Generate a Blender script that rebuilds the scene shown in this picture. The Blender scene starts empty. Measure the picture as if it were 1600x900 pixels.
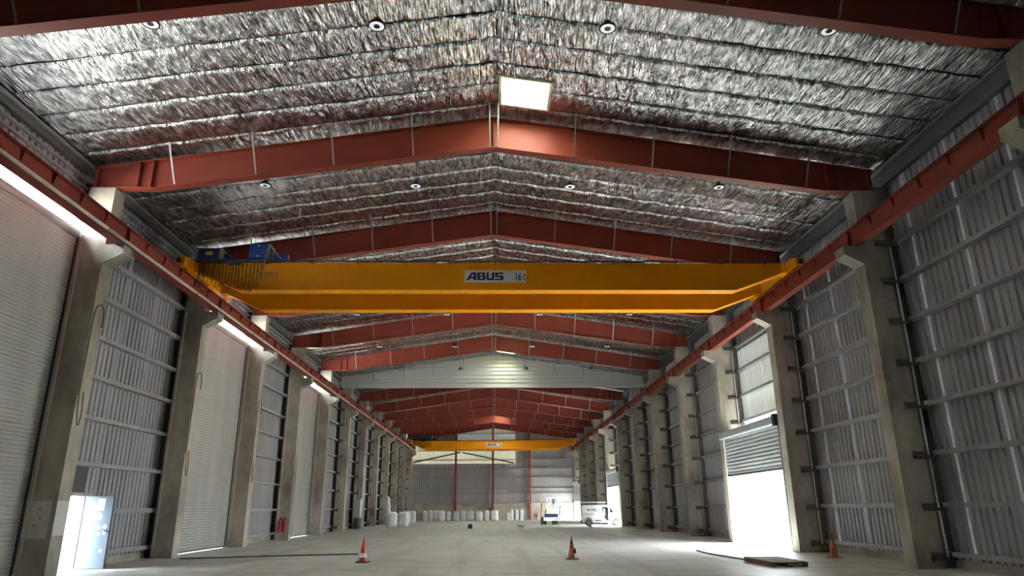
import bpy, math, random
from math import sin, cos, pi, radians
from mathutils import Matrix, Vector, noise

# ------------------------------------------------------------------ camera, sky, sun, exposure
SC = bpy.context.scene
COL = SC.collection
CAM_H = 1.6
cam_d = bpy.data.cameras.new('camera')
cam_d.sensor_width = 36.0
cam_d.lens = 1072.69 / 1600 * 36.0
cam_d.clip_end = 600
cam = bpy.data.objects.new('camera', cam_d)
COL.objects.link(cam)
_a, _b, _r = radians(17.7497), radians(1.5855), radians(0.451)
_f0 = Vector((sin(_b), cos(_b), 0)); _r0 = Vector((cos(_b), -sin(_b), 0)); _z = Vector((0, 0, 1))
_f = _f0 * cos(_a) + _z * sin(_a); _u = -_f0 * sin(_a) + _z * cos(_a)
_R = _r0 * cos(_r) - _u * sin(_r); _U = _r0 * sin(_r) + _u * cos(_r)
M = Matrix((_R, _U, -_f)).transposed().to_4x4()
M.translation = Vector((0, 0, CAM_H))
cam.matrix_world = M
SC.camera = cam

world = bpy.data.worlds.new('sky'); SC.world = world
world.use_nodes = True
bg = world.node_tree.nodes['Background']
bg.inputs['Color'].default_value = (0.86, 0.94, 1.0, 1)
bg.inputs['Strength'].default_value = 1.0

sun_d = bpy.data.lights.new('sun', 'SUN'); sun_d.energy = 5.0; sun_d.angle = 0.02
sun_d.color = (1.0, 0.98, 0.95)
sun = bpy.data.objects.new('sun', sun_d); COL.objects.link(sun)
sun.rotation_euler = Vector((0.75, 0.06, 1.0)).to_track_quat('Z', 'Y').to_euler()

SC.view_settings.view_transform = 'Standard'
SC.view_settings.look = 'None'
SC.view_settings.gamma = 1.0
SC.view_settings.use_curve_mapping = False
SC.view_settings.exposure = 5.15
SC.cycles.diffuse_bounces = 7
SC.cycles.glossy_bounces = 6
SC.cycles.max_bounces = 12
SC.cycles.sample_clamp_indirect = 6.0

# ------------------------------------------------------------------ helpers
BAY = 7.148
def F(k): return 18.87 + BAY * (k - 1)
XR, XL = 10.97, -11.27            # inner faces of the columns
WR, WL = 12.2, -12.35             # wall cladding planes
ROOF0, SLOPE = 13.42, 0.15
def roofz(x): return ROOF0 - SLOPE * abs(x)
KW = -5                           # first bay, well behind the camera
Y_FRONT, Y_BACK = F(KW) + .27, 98.2
K0, K1 = -1, 12
DOORS_L = (0, 2, 4)
DOORS_R = (2, 7, 11)
ORD = ['zeroth', 'first', 'second', 'third', 'fourth', 'fifth', 'sixth', 'seventh', 'eighth', 'ninth', 'tenth',
       'eleventh', 'twelfth', 'thirteenth', 'fourteenth']
rnd = random.Random(7)

class MB:
    def __init__(s): s.v = []; s.f = []
    def add(s, vs, fs):
        n = len(s.v); s.v += [tuple(p) for p in vs]; s.f += [tuple(i + n for i in f) for f in fs]; return s
    def box(s, x0, x1, y0, y1, z0, z1):
        return s.add([(x0,y0,z0),(x1,y0,z0),(x1,y1,z0),(x0,y1,z0),(x0,y0,z1),(x1,y0,z1),(x1,y1,z1),(x0,y1,z1)],
                     [(0,3,2,1),(4,5,6,7),(0,1,5,4),(1,2,6,5),(2,3,7,6),(3,0,4,7)])
    def prism(s, poly, a0, a1, axis='y'):
        n = len(poly)
        def P(p, a):
            if axis == 'y': return (p[0], a, p[1])
            if axis == 'x': return (a, p[0], p[1])
            return (p[0], p[1], a)
        vs = [P(p, a0) for p in poly] + [P(p, a1) for p in poly]
        fs = [tuple(range(n)), tuple(range(2*n-1, n-1, -1))]
        for i in range(n): j = (i+1) % n; fs.append((i, i+n, j+n, j))
        return s.add(vs, fs)
    def bar(s, p, q, w, d=None, up=(0,0,1)):
        d = d or w; p, q = Vector(p), Vector(q); t = (q-p).normalized(); up = Vector(up)
        if abs(t.dot(up)) > .95: up = Vector((1,0,0))
        a = t.cross(up).normalized()*w/2; b = a.cross(t).normalized()*d/2
        vs = [p-a-b,p+a-b,p+a+b,p-a+b,q-a-b,q+a-b,q+a+b,q-a+b]
        return s.add(vs, [(0,3,2,1),(4,5,6,7),(0,1,5,4),(1,2,6,5),(2,3,7,6),(3,0,4,7)])
    def tube(s, pts, r, n=8, caps=True):
        pts = [Vector(p) for p in pts]; vs = []; fs = []
        a = None
        for i, p in enumerate(pts):
            t = (pts[min(i+1,len(pts)-1)] - pts[max(i-1,0)]).normalized()
            if a is None: a = t.orthogonal().normalized()
            else:
                a = (a - t*a.dot(t));  a = a.normalized() if a.length > 1e-6 else t.orthogonal().normalized()
            b = t.cross(a); rr = r[i] if isinstance(r, (list, tuple)) else r
            vs += [p + a*cos(2*pi*k/n)*rr + b*sin(2*pi*k/n)*rr for k in range(n)]
        for i in range(len(pts)-1):
            for k in range(n):
                k2 = (k+1) % n; fs.append((i*n+k, i*n+k2, (i+1)*n+k2, (i+1)*n+k))
        if caps: fs += [tuple(range(n-1,-1,-1)), tuple(range((len(pts)-1)*n, len(pts)*n))]
        return s.add(vs, fs)
    def lathe(s, prof, c=(0,0,0), n=24, axis='z', caps=True):
        vs = []; fs = []
        for r, h in prof:
            for k in range(n):
                a = 2*pi*k/n; x, y = r*cos(a), r*sin(a)
                p = (x, y, h) if axis == 'z' else ((x, h, y) if axis == 'y' else (h, x, y))
                vs.append((p[0]+c[0], p[1]+c[1], p[2]+c[2]))
        for i in range(len(prof)-1):
            for k in range(n):
                k2 = (k+1) % n; fs.append((i*n+k, i*n+k2, (i+1)*n+k2, (i+1)*n+k))
        if caps: fs += [tuple(range(n-1,-1,-1)), tuple(range((len(prof)-1)*n, len(prof)*n))]
        return s.add(vs, fs)
    def mesh(s, name, m, smooth=False, bevel=0):
        me = bpy.data.meshes.new(name); me.from_pydata(s.v, [], s.f); me.update()
        if smooth:
            me.polygons.foreach_set('use_smooth', [True]*len(me.polygons))
        if m: me.materials.append(m)
        return me
    def build(s, name, m, parent=None, smooth=False, loc=None, bevel=0):
        o = link(name, s.mesh(name, m, smooth), parent, loc)
        if bevel:
            md = o.modifiers.new('bevel', 'BEVEL'); md.width = bevel; md.segments = 2; md.limit_method = 'ANGLE'
        return o

def link(name, me, parent=None, loc=None):
    o = bpy.data.objects.new(name, me); COL.objects.link(o)
    if parent: o.parent = parent
    if loc: o.location = loc
    return o
def empty(name, loc=(0,0,0), rz=0):
    o = bpy.data.objects.new(name, None); COL.objects.link(o); o.location = loc; o.rotation_euler = (0,0,rz)
    o.empty_display_size = .2
    return o
def tag(o, label, cat, group=None):
    o['label'] = label; o['category'] = cat
    if group: o['group'] = group
    return o
def struct(o, label=None, cat=None):
    o['kind'] = 'structure'
    if label: o['label'] = label
    if cat: o['category'] = cat
    return o
def bx(name, m, parent, *b, bevel=0):
    return MB().box(*b).build(name, m, parent, bevel=bevel)

# ------------------------------------------------------------------ materials
def mat(name, col, rough=.6, metal=0.0, nscale=None, namp=.15, bump=0, bscale=40, stretch=(1,1,1), col2=None, spec=.5, detail=5, obj=True):
    m = bpy.data.materials.new(name); m.use_nodes = True
    nt = m.node_tree; N = nt.nodes; L = nt.links; b = N['Principled BSDF']
    b.inputs['Base Color'].default_value = (*col, 1); b.inputs['Roughness'].default_value = rough
    b.inputs['Metallic'].default_value = metal; b.inputs['Specular IOR Level'].default_value = spec
    if nscale or bump:
        tc = N.new('ShaderNodeNewGeometry'); mp = N.new('ShaderNodeMapping'); mp.inputs['Scale'].default_value = stretch
        L.new(tc.outputs['Position'], mp.inputs['Vector'])
    if nscale:
        n = N.new('ShaderNodeTexNoise'); n.inputs['Scale'].default_value = nscale; n.inputs['Detail'].default_value = detail
        n.inputs['Roughness'].default_value = .62
        L.new(mp.outputs[0], n.inputs['Vector'])
        r = N.new('ShaderNodeValToRGB'); r.color_ramp.elements[0].position = .32; r.color_ramp.elements[1].position = .68
        c2 = col2 or tuple(max(0, c*(1-namp*2)) for c in col)
        r.color_ramp.elements[0].color = (*c2, 1); r.color_ramp.elements[1].color = (*[min(1, c*(1+namp*.5)) for c in col], 1)
        L.new(n.outputs['Fac'], r.inputs['Fac']); L.new(r.outputs['Color'], b.inputs['Base Color'])
    if bump:
        n2 = N.new('ShaderNodeTexNoise'); n2.inputs['Scale'].default_value = bscale; n2.inputs['Detail'].default_value = 4
        L.new(mp.outputs[0], n2.inputs['Vector'])
        bp = N.new('ShaderNodeBump'); bp.inputs['Strength'].default_value = bump; bp.inputs['Distance'].default_value = .03
        L.new(n2.outputs['Fac'], bp.inputs['Height']); L.new(bp.outputs['Normal'], b.inputs['Normal'])
    return m

m_conc = mat('column_concrete', (.46,.43,.36), .85, nscale=.7, namp=.2, bump=.15, bscale=30, stretch=(1,1,.6), col2=(.19,.175,.145))
m_plinth = mat('plinth_concrete', (.46,.43,.36), .9, nscale=.8, namp=.2, bump=.2, bscale=20)
m_red = mat('red_oxide_paint', (.265,.052,.034), .5, nscale=1.2, namp=.10, col2=(.22,.044,.030), spec=.3)
m_yellow = mat('yellow_paint', (1.0,.385,.0), .45, nscale=.5, namp=.06, spec=.2)
m_clad = mat('galvanised_cladding', (.40,.40,.425), .55, .2, nscale=.5, namp=.12, stretch=(1,1,.3))
m_cladR = m_clad
m_girt = mat('galvanised_girt', (.33,.34,.345), .55, .15, nscale=2, namp=.1)
m_eave = mat('eave_steel', (.13,.15,.15), .5, .4, nscale=2, namp=.1)
m_deck = mat('roof_deck', (.10,.10,.10), .8)
m_shut = mat('shutter_grey', (.47,.47,.46), .5, .25, nscale=1.0, namp=.08, stretch=(1,1,.2))
m_shut_b = mat('shutter_bluegrey', (.44,.49,.52), .45, .3, nscale=1.0, namp=.06)
m_galv = mat('galvanised_rod', (.34,.34,.34), .5, .3)
m_cleat = mat('cleat_steel', (.10,.10,.10), .6, .2)
m_leak = mat('leak_panel_grey', (.17,.17,.175), .6, .2)
m_bulk = mat('bulkhead_silver', (.60,.61,.60), .45, .2)
m_white = mat('white_paint', (.82,.82,.80), .45)
m_vanw = mat('van_white', (.80,.82,.84), .25)
m_black = mat('black_plastic', (.015,.015,.016), .5)
m_dark = mat('dark_steel', (.06,.06,.065), .5, .3)
m_rubber = mat('tyre_rubber', (.025,.025,.026), .8)
m_blue = mat('blue_paint', (.015,.075,.33), .35)
m_navy = mat('navy_paint', (.012,.025,.09), .4)
m_label = mat('yellow_label', (.75,.62,.10), .5)
m_ink = mat('navy_ink', (.012,.02,.09), .5)
m_sign = mat('sign_white', (.78,.78,.76), .4)
m_pipe = mat('cream_conduit', (.62,.58,.50), .5, nscale=3, namp=.08)
m_ext = mat('extinguisher_red', (.55,.02,.02), .3)
m_orange = mat('cone_orange', (.62,.10,.035), .5)
m_conered = mat('cone_red', (.55,.045,.03), .5)
m_dirtyc = mat('cone_dirty_orange', (.42,.15,.07), .6, nscale=6, namp=.35)
m_wood = mat('weathered_wood', (.24,.16,.09), .8, nscale=4, namp=.25, stretch=(1,.2,1))
m_bag = mat('white_woven_bag', (.80,.81,.82), .7, nscale=3, namp=.05, bump=.4, bscale=9)
m_tan = mat('tan_paint', (.42,.37,.26), .5)
m_glass = mat('dark_glass', (.03,.035,.04), .08)
m_rim = mat('wheel_rim', (.5,.5,.5), .4, .6)
m_cream = mat('skylight_frame', (.80,.76,.48), .5)
m_pal = mat('painted_patch', (.62,.61,.58), .8, nscale=5, namp=.06)
m_steel = mat('door_leaf_steel', (.13,.17,.22), .4, .2, nscale=5, namp=.05)
m_lens = mat('lamp_lens', (.85,.85,.86), .35)
_p = m_lens.node_tree.nodes['Principled BSDF']; _p.inputs['Emission Color'].default_value = (.9,.95,1,1); _p.inputs['Emission Strength'].default_value = .018
m_ground = mat('outside_ground', (.42,.40,.36), .9, nscale=.3, namp=.1)
m_green = mat('dark_green', (.05,.12,.09), .6)
m_brown = mat('brown_card', (.40,.22,.10), .8)
m_rust = mat('red_brown_box', (.25,.10,.08), .6)

# sheet that lets some daylight through
def translucent(name, col, amt):
    m = bpy.data.materials.new(name); m.use_nodes = True
    nt = m.node_tree; N = nt.nodes; L = nt.links; N.remove(N['Principled BSDF'])
    d = N.new('ShaderNodeBsdfDiffuse'); d.inputs['Color'].default_value = (*col, 1)
    t = N.new('ShaderNodeBsdfTranslucent'); t.inputs['Color'].default_value = (*col, 1)
    mx = N.new('ShaderNodeMixShader'); mx.inputs['Fac'].default_value = amt
    L.new(d.outputs[0], mx.inputs[1]); L.new(t.outputs[0], mx.inputs[2]); L.new(mx.outputs[0], N['Material Output'].inputs['Surface'])
    return m
m_poly = translucent('translucent_sheet', (.74,.72,.56), .016)
m_poly2 = translucent('translucent_sheet_cool', (.70,.74,.70), .006)

m_pane = translucent('opal_pane', (.92,.92,.86), .9)

def foil_mat():
    m = bpy.data.materials.new('crinkled_foil'); m.use_nodes = True
    nt = m.node_tree; N = nt.nodes; L = nt.links; b = N['Principled BSDF']
    b.inputs['Metallic'].default_value = 1.0
    g = N.new('ShaderNodeNewGeometry')
    def nz(scale, st, det=4):
        mp = N.new('ShaderNodeMapping'); mp.inputs['Scale'].default_value = st
        L.new(g.outputs['Position'], mp.inputs['Vector'])
        n = N.new('ShaderNodeTexNoise'); n.inputs['Scale'].default_value = scale; n.inputs['Detail'].default_value = det
        L.new(mp.outputs[0], n.inputs['Vector']); return n
    n1 = nz(4.2, (1.9, .45, 1), 5); n2 = nz(13, (1.7, .13, 1), 2); n3 = nz(.8, (1, 1, 1), 3)
    ma = N.new('ShaderNodeMath'); ma.operation = 'MULTIPLY_ADD'; ma.inputs[1].default_value = .5
    L.new(n2.outputs['Fac'], ma.inputs[0]); L.new(n1.outputs['Fac'], ma.inputs[2])
    bp = N.new('ShaderNodeBump'); bp.inputs['Strength'].default_value = 1.0; bp.inputs['Distance'].default_value = .11
    L.new(ma.outputs[0], bp.inputs['Height']); L.new(bp.outputs['Normal'], b.inputs['Normal'])
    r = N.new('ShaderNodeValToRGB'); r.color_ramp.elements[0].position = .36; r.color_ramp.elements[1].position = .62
    r.color_ramp.elements[0].color = (.23,.24,.245,1); r.color_ramp.elements[1].color = (.69,.70,.705,1)  # wrinkle glints and dark facets painted into the base colour
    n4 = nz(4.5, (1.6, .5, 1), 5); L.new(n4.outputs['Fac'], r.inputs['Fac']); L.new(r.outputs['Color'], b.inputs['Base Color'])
    b.inputs['Roughness'].default_value = .17
    return m
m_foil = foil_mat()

def floor_mat():
    m = bpy.data.materials.new('dusty_concrete_floor'); m.use_nodes = True
    nt = m.node_tree; N = nt.nodes; L = nt.links; b = N['Principled BSDF']
    g = N.new('ShaderNodeNewGeometry')
    def nz(scale, st, det=6, ro=.6):
        mp = N.new('ShaderNodeMapping'); mp.inputs['Scale'].default_value = st
        L.new(g.outputs['Position'], mp.inputs['Vector'])
        n = N.new('ShaderNodeTexNoise'); n.inputs['Scale'].default_value = scale; n.inputs['Detail'].default_value = det
        n.inputs['Roughness'].default_value = ro
        L.new(mp.outputs[0], n.inputs['Vector']); return n
    a = nz(.16, (1,.6,1)); c = nz(.9, (.5,1.6,1)); d = nz(.5, (2.2,.12,1))
    def mixc(f, A, B, lo, hi):
        r = N.new('ShaderNodeMapRange'); r.inputs['From Min'].default_value = lo; r.inputs['From Max'].default_value = hi
        L.new(f.outputs['Fac'], r.inputs['Value'])
        x = N.new('ShaderNodeMixRGB')
        L.new(r.outputs['Result'], x.inputs['Fac'])
        for i, q in ((1, A), (2, B)):
            if isinstance(q, tuple): x.inputs[i].default_value = (*q, 1)
            else: L.new(q.outputs[0], x.inputs[i])
        return x
    x1 = mixc(a, (.52,.53,.495), (.60,.61,.575), .35, .65)
    x2 = mixc(c, (.34,.335,.305), x1, .32, .52)
    x3 = mixc(d, (.40,.395,.36), x2, .34, .48)
    L.new(x3.outputs[0], b.inputs['Base Color'])
    rr = N.new('ShaderNodeMapRange'); rr.inputs['To Min'].default_value = .34; rr.inputs['To Max'].default_value = .75
    L.new(c.outputs['Fac'], rr.inputs['Value']); L.new(rr.outputs['Result'], b.inputs['Roughness'])
    bp = N.new('ShaderNodeBump'); bp.inputs['Strength'].default_value = .12; bp.inputs['Distance'].default_value = .02
    n5 = nz(14, (1,1,1)); L.new(n5.outputs['Fac'], bp.inputs['Height']); L.new(bp.outputs['Normal'], b.inputs['Normal'])
    return m
m_floor = floor_mat()

# ------------------------------------------------------------------ floor and ground
struct(bx('floor', m_floor, None, WL-.05, WR+.05, Y_FRONT, Y_BACK+.1, -.2, 0), 'dusty grey concrete floor of the hall', 'floor')
gr = MB(); gr.add([(-160,-120,-.06),(160,-120,-.06),(160,240,-.06),(-160,240,-.06)], [(0,1,2,3)])
struct(gr.build('ground', m_ground), 'pale bright ground outside the doors', 'ground')

# ------------------------------------------------------------------ roof: deck, foil strips, skylights
ST = BAY / 7
SEAM0 = F(1) - .51
SKY_N = (-9, 0, 17, 26, 34, 45, 52, 59, 66, 70)            # strips counted from the near skylight; several hidden ones added to brighten the hall
SKYX0, SKYX1 = .2, 1.62
def sky_y(n):
    c = 17.55 + n * ST
    return c - .70, c + .70

ceil = empty('ceiling'); struct(ceil, 'pitched roof lined with crinkled silver foil insulation', 'ceiling')
deck = MB()
def deck_piece(x0, x1, y0, y1):
    lo = [(x0, roofz(x0)+.16), (x1, roofz(x1)+.16), (x1, roofz(x1)+.24), (x0, roofz(x0)+.24)]
    deck.prism(lo, y0, y1, 'y')
deck_piece(-12.8, 0, Y_FRONT-.3, Y_BACK+.3)
y = Y_FRONT-.3
for n in SKY_N:
    a, b = sky_y(n)
    deck_piece(0, 12.8, y, a)
    deck_piece(0, SKYX0, a, b); deck_piece(SKYX1, 12.8, a, b); y = b
deck_piece(0, 12.8, y, Y_BACK+.3)
deck.build('roof_deck', m_deck, ceil)

def foil_mesh(side, x0, x1, w, seed, edge0=True, edge1=True):
    nx = max(2, int((x1-x0)/.065)); m_ = max(2, int(w/.09)); T = [0, .018/w, .045/w] + [(.08+(w-.16)*q/m_)/w for q in range(m_+1)] + [1-.045/w, 1-.018/w, 1]
    if w < .3: T = [q/3 for q in range(4)]
    ny = len(T)-1
    v = []; f = []
    for i in range(nx+1):
        s = x0 + (x1-x0)*i/nx
        purlin = abs(sin(pi*s/1.22))
        for j in range(ny+1):
            t = T[j]; yy = t*w
            e = 0
            if edge0: e = max(e, 1 - yy/.06)
            if edge1: e = max(e, 1 - (w-yy)/.06)
            e = max(0, e)
            d = -.03*purlin*(1-e*.6) + .035*e
            d += .022*noise.noise((s*1.1+seed*9.1, yy*1.0, seed*3.3)) + .016*noise.noise((s*5.5, yy*1.7+seed*5, seed*1.7))
            d += .007*noise.noise((s*14, yy*4, seed*2.1))
            wob = .03*noise.noise((s*.6, seed*4.4, 0.5))*(0 if 0<j<ny else 1)
            v.append((side*s, (yy if yy < w/2 or not edge1 else yy-.03)+wob, -SLOPE*s + d))
    for i in range(nx):
        for j in range(ny):
            q = (i*(ny+1)+j, (i+1)*(ny+1)+j, (i+1)*(ny+1)+j+1, i*(ny+1)+j+1)
            f.append(q if side > 0 else q[::-1])
    b = MB(); b.v = v; b.f = [q[::-1] for q in f]
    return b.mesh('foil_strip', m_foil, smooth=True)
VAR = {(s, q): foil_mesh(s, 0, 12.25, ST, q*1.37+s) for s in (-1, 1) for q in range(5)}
n0 = math.floor((Y_FRONT-SEAM0)/ST); n1 = math.ceil((Y_BACK-SEAM0)/ST)
cut = {}
for n in SKY_N:
    for k in range(-2, 0): cut[n+k] = sky_y(n)
for n in range(n0, n1):
    y0 = SEAM0 + n*ST; y1 = y0 + ST
    for s in (-1, 1):
        if s > 0 and n in cut and y0 < cut[n][1] and y1 > cut[n][0]:
            a, b = cut[n]
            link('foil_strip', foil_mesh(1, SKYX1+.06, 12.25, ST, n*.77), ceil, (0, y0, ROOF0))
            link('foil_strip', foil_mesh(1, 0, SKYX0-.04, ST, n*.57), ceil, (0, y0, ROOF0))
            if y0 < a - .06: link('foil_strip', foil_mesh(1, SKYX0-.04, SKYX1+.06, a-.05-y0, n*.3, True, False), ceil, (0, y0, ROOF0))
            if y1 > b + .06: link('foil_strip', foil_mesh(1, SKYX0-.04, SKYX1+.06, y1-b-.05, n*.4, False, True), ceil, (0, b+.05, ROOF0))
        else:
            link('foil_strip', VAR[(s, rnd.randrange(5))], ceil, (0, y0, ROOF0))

for i, n in enumerate(SKY_N):
    a, b = sky_y(n)
    w = empty('window_%d' % (i+1), (0, a, ROOF0))
    struct(w, 'square skylight with pale yellow frame right of the ridge, ' + ('unseen, added behind the camera for light' if n < 0 else '%s ahead of the camera in a row partly added for light' % ORD[i]), 'skylight')
    W = b - a
    def slab(x0, x1, y0, y1, z0, z1):
        return MB().prism([(x0, -SLOPE*x0+z0), (x1, -SLOPE*x1+z0), (x1, -SLOPE*x1+z1), (x0, -SLOPE*x0+z1)], y0, y1, 'y')
    fr = [slab(SKYX0-.05, SKYX0+.03, -.05, W+.05, -.06, .42), slab(SKYX1-.03, SKYX1+.05, -.05, W+.05, -.06, .42),
          slab(SKYX0+.03, SKYX1-.03, -.05, .03, -.06, .42), slab(SKYX0+.03, SKYX1-.03, W-.03, W+.05, -.06, .42)]
    for q in fr: q.build('frame_side', m_cream, w)
    slab(SKYX0, SKYX1, 0, W, .40, .42).build('pane', m_pane, w)
    MB().bar((SKYX0+.2, .1, .12), (SKYX1-.25, .35, .05), .03).build('opening_stay', m_galv, w)
    MB().bar((SKYX0+.25, .05, .14), (SKYX1-.12, .12, .02), .025).build('opening_stay', m_galv, w)

# ------------------------------------------------------------------ walls
GIRTZ = [.3, 1.53, 2.88, 4.22, 5.43, 6.63, 7.87, 9.05, 10.25]
def sheet_mesh(w, z0, z1, m, axis='y', sgn=1, rib=.05, per=4):
    p = []; u = w/per
    for i in range(per):
        o = i*u
        p += [(o, 0), (o+u*.52, 0), (o+u*.64, rib), (o+u*.88, rib)]
    p.append((w, 0))
    b = MB(); n = len(p); v = []
    for zz in (z0, z1):
        for t, d in p: v.append((-sgn*d, t, zz) if axis == 'y' else (t, -d, zz))
    f = [(i, i+1, i+1+n, i+n) for i in range(n-1)]
    b.add(v, f); return b.mesh('cladding_sheet', m)
TOPZ = 11.9
MESHES = {}
def sheets(parent, wx, sgn, y0, ny, z0, z1, m, key):
    kk = (key, z0, z1, sgn)
    if kk not in MESHES: MESHES[kk] = sheet_mesh(ST, z0, z1, m, 'y', sgn)
    for i in range(ny):
        link('cladding_sheet', MESHES[kk], parent, (wx - sgn*(.005 if i % 2 else 0), y0 + i*ST, 0))
def girt_mesh(L, sgn):
    b = MB(); x0 = -sgn*.22
    pf = [(x0, 0), (0, 0), (0, .02), (x0+sgn*.02, .02), (x0+sgn*.02, .10), (x0+sgn*.09, .10), (x0+sgn*.09, .12), (x0, .12)]
    b.prism(pf, 0, L, 'y'); return b.mesh('girt', m_girt)
GM = {s: girt_mesh(BAY, s) for s in (-1, 1)}
walls = {}
for name, wx, s, doors in (('wall_left', WL, -1, DOORS_L), ('wall_right', WR, 1, DOORS_R)):
    w = empty(name); walls[s] = w
    struct(w, 'corrugated grey steel cladding on horizontal rails, %s side of the hall' % name[5:], 'wall')
    for k in range(KW, 12):
        y0 = F(k) + .27
        if k in doors:
            if s < 0:
                sheets(w, wx, s, y0, 7, 10.0, TOPZ, m_clad, 'c')
                zs = [10.25]
            else:
                mm = m_poly2 if k == 2 else m_clad
                sheets(w, wx, s, y0, 7, 2.35 if k == 11 else 3.3, 8.95, mm, 'p' if k == 2 else 'c')
                sheets(w, wx, s, y0, 7, 8.95, TOPZ, m_clad, 'c')
                zs = [z for z in GIRTZ if z > 4.5]
        else:
            if s < 0 and k == 1:
                # personnel door in this bay
                sheets(w, wx, s, y0, 1, .2, TOPZ, m_clad, 'c')
                sheets(w, wx, s, y0+ST, 2, 2.1, TOPZ, m_clad, 'c')
                sheets(w, wx, s, y0+3*ST, 4, .2, TOPZ, m_clad, 'c')
            else:
                sheets(w, wx, s, y0, 7, .2, TOPZ, m_clad, 'c')
            zs = GIRTZ
        for z in zs:
            if s < 0 and k == 1 and z < 2:
                g = MB().prism([(.22,0),(0,0),(0,.02),(.2,.02),(.2,.13),(.13,.13),(.13,.15),(.22,.15)], 0, 3.7, 'y').build('girt', m_girt, w, loc=(wx+.01, F(2)+.27-3.7, z))
                continue
            link('girt', GM[s], w, (wx - s*.04, y0, z))
        if k not in doors:
            ya, yb = F(k)+(.01 if k-1 in doors or k == KW else .27), F(k+1)+(.26 if k+1 not in doors else .24)
            if s < 0 and k == 1: ya = 22.2
            bx('plinth', m_plinth, w, *sorted((wx-s*.06, wx+s*.1)), ya, yb, 0, .22)
    # eave beam and gutter rails, one per bay
    for k in range(KW, 12):
        x = wx - s*.06
        bx('eave_beam', m_eave, w, *sorted((x, x-s*.14)), F(k)+.27, F(k+1)+.27, 11.0 if s > 0 else 11.26, 11.52)
        bx('eave_beam_lip', m_girt, w, *sorted((x-s*.14, x-s*.24)), F(k)+.27, F(k+1)+.27, 11.47, 11.52)
        if s < 0:
            for z in (10.55, 10.80, 11.05):
                bx('eave_rail', m_girt, w, *sorted((x, x-s*.1)), F(k)+.27, F(k+1)+.27, z, z+.06)
    for k in range(KW+1, 13):
        xo = (XR+.75 if s > 0 else XL-.75)
        bx('leak_panel', m_dark if s < 0 else m_leak, w, *sorted((xo, wx+s*.02)), F(k)+.20, F(k)+.24, 0, 11.0)  # dark panels added to stop daylight leaks and give a dark strip
    # light steel angles standing at the outer edge of the columns
    for k in range(0, 12):
        xx = wx - s*.44
        MB().box(xx, xx+.035, F(k)-.10, F(k)-.07, .3, 8.9).build('edge_angle', m_pipe, w)

# far gable
gw = empty('wall_back', (0, Y_BACK, 0)); struct(gw, 'far gable wall of grey cladding above a concrete base', 'wall')
xs0 = WL
nsh = 24; sw = (WR-WL)/nsh
for i in range(nsh):
    a = xs0 + i*sw; b = a + sw; top = max(roofz(a), roofz(b)) + .2
    spans = [(2.2, 7.45, m_clad, 'a')]
    xm = (a+b)/2
    if xm < 2.9: spans += [(7.45, 9.95, m_poly, 'b'), (9.95, top, m_poly2 if -5 < xm < 5 else m_clad, 'c')]
    else: spans += [(7.45, top, m_clad, 'd')]
    for z0, z1, mm, _k in spans:
        link('cladding_sheet', sheet_mesh(sw, z0, z1, mm, 'x'), gw, (a, 0, 0))
for i in range(4):
    xa = [WL, -5.2, -.1, 4.9][i]; xb = [-5.2, -.1, 4.9, WR][i]
    bx('concrete_panel', m_plinth, gw, xa+.01, xb-.01, -.25, .05, 0, 2.2)
for z in (3.4, 4.06, 5.5, 6.69, 7.9, 9.15, 10.4, 11.5):
    xm = min(12.0, (ROOF0-z-.1)/SLOPE)
    bx('girt', m_girt, gw, max(WL, -xm), min(WR, xm), -.2, -.06, z, z+.12)
for x in (-5.24, -.13, 4.9):
    p = empty('gable_post', (x, Y_BACK-.58, 0))
    tag(p, {-5.24: 'red steel gable post left of centre on the far wall', -.13: 'red steel gable post under the ridge on the far wall', 4.9: 'red steel gable post right of centre on the far wall'}[x], 'post', 'gable posts')
    h = roofz(x)-.4
    bx('web', m_red, p, -.01, .01, 0.02, .28, 0, h)
    bx('flange', m_red, p, -.14, .14, 0, .02, 0, h); bx('flange', m_red, p, -.14, .14, .28, .30, 0, h)
for pts, lb in (([(-11.2, 7.6), (-4.6, 8.95)], 'dark bar standing for an outside roof silhouette, rising from the left across pale far gable panels'),
                ([(-4.35, 8.93), (2.7, 7.5)], 'dark bar standing for an outside roof silhouette, falling to the right across pale far gable panels')):
    b = MB(); b.tube([(pts[0][0], Y_BACK-.68, pts[0][1]), (pts[1][0], Y_BACK-.68, pts[1][1])], .09, 8)  # dark bars standing in for a roof silhouette through the translucent sheets
    tag(b.build('gable_silhouette', m_dark), lb, 'silhouette')

# wall behind the camera
fw = empty('wall_front', (0, Y_FRONT, 0)); struct(fw, 'closed near end wall of the hall behind the camera', 'wall')
MB().prism([(WL, 0), (WR, 0), (WR, roofz(WR)+.2), (0, ROOF0+.2), (WL, roofz(WL)+.2)], -.05, .05, 'y').build('cladding', m_clad, fw)

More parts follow.
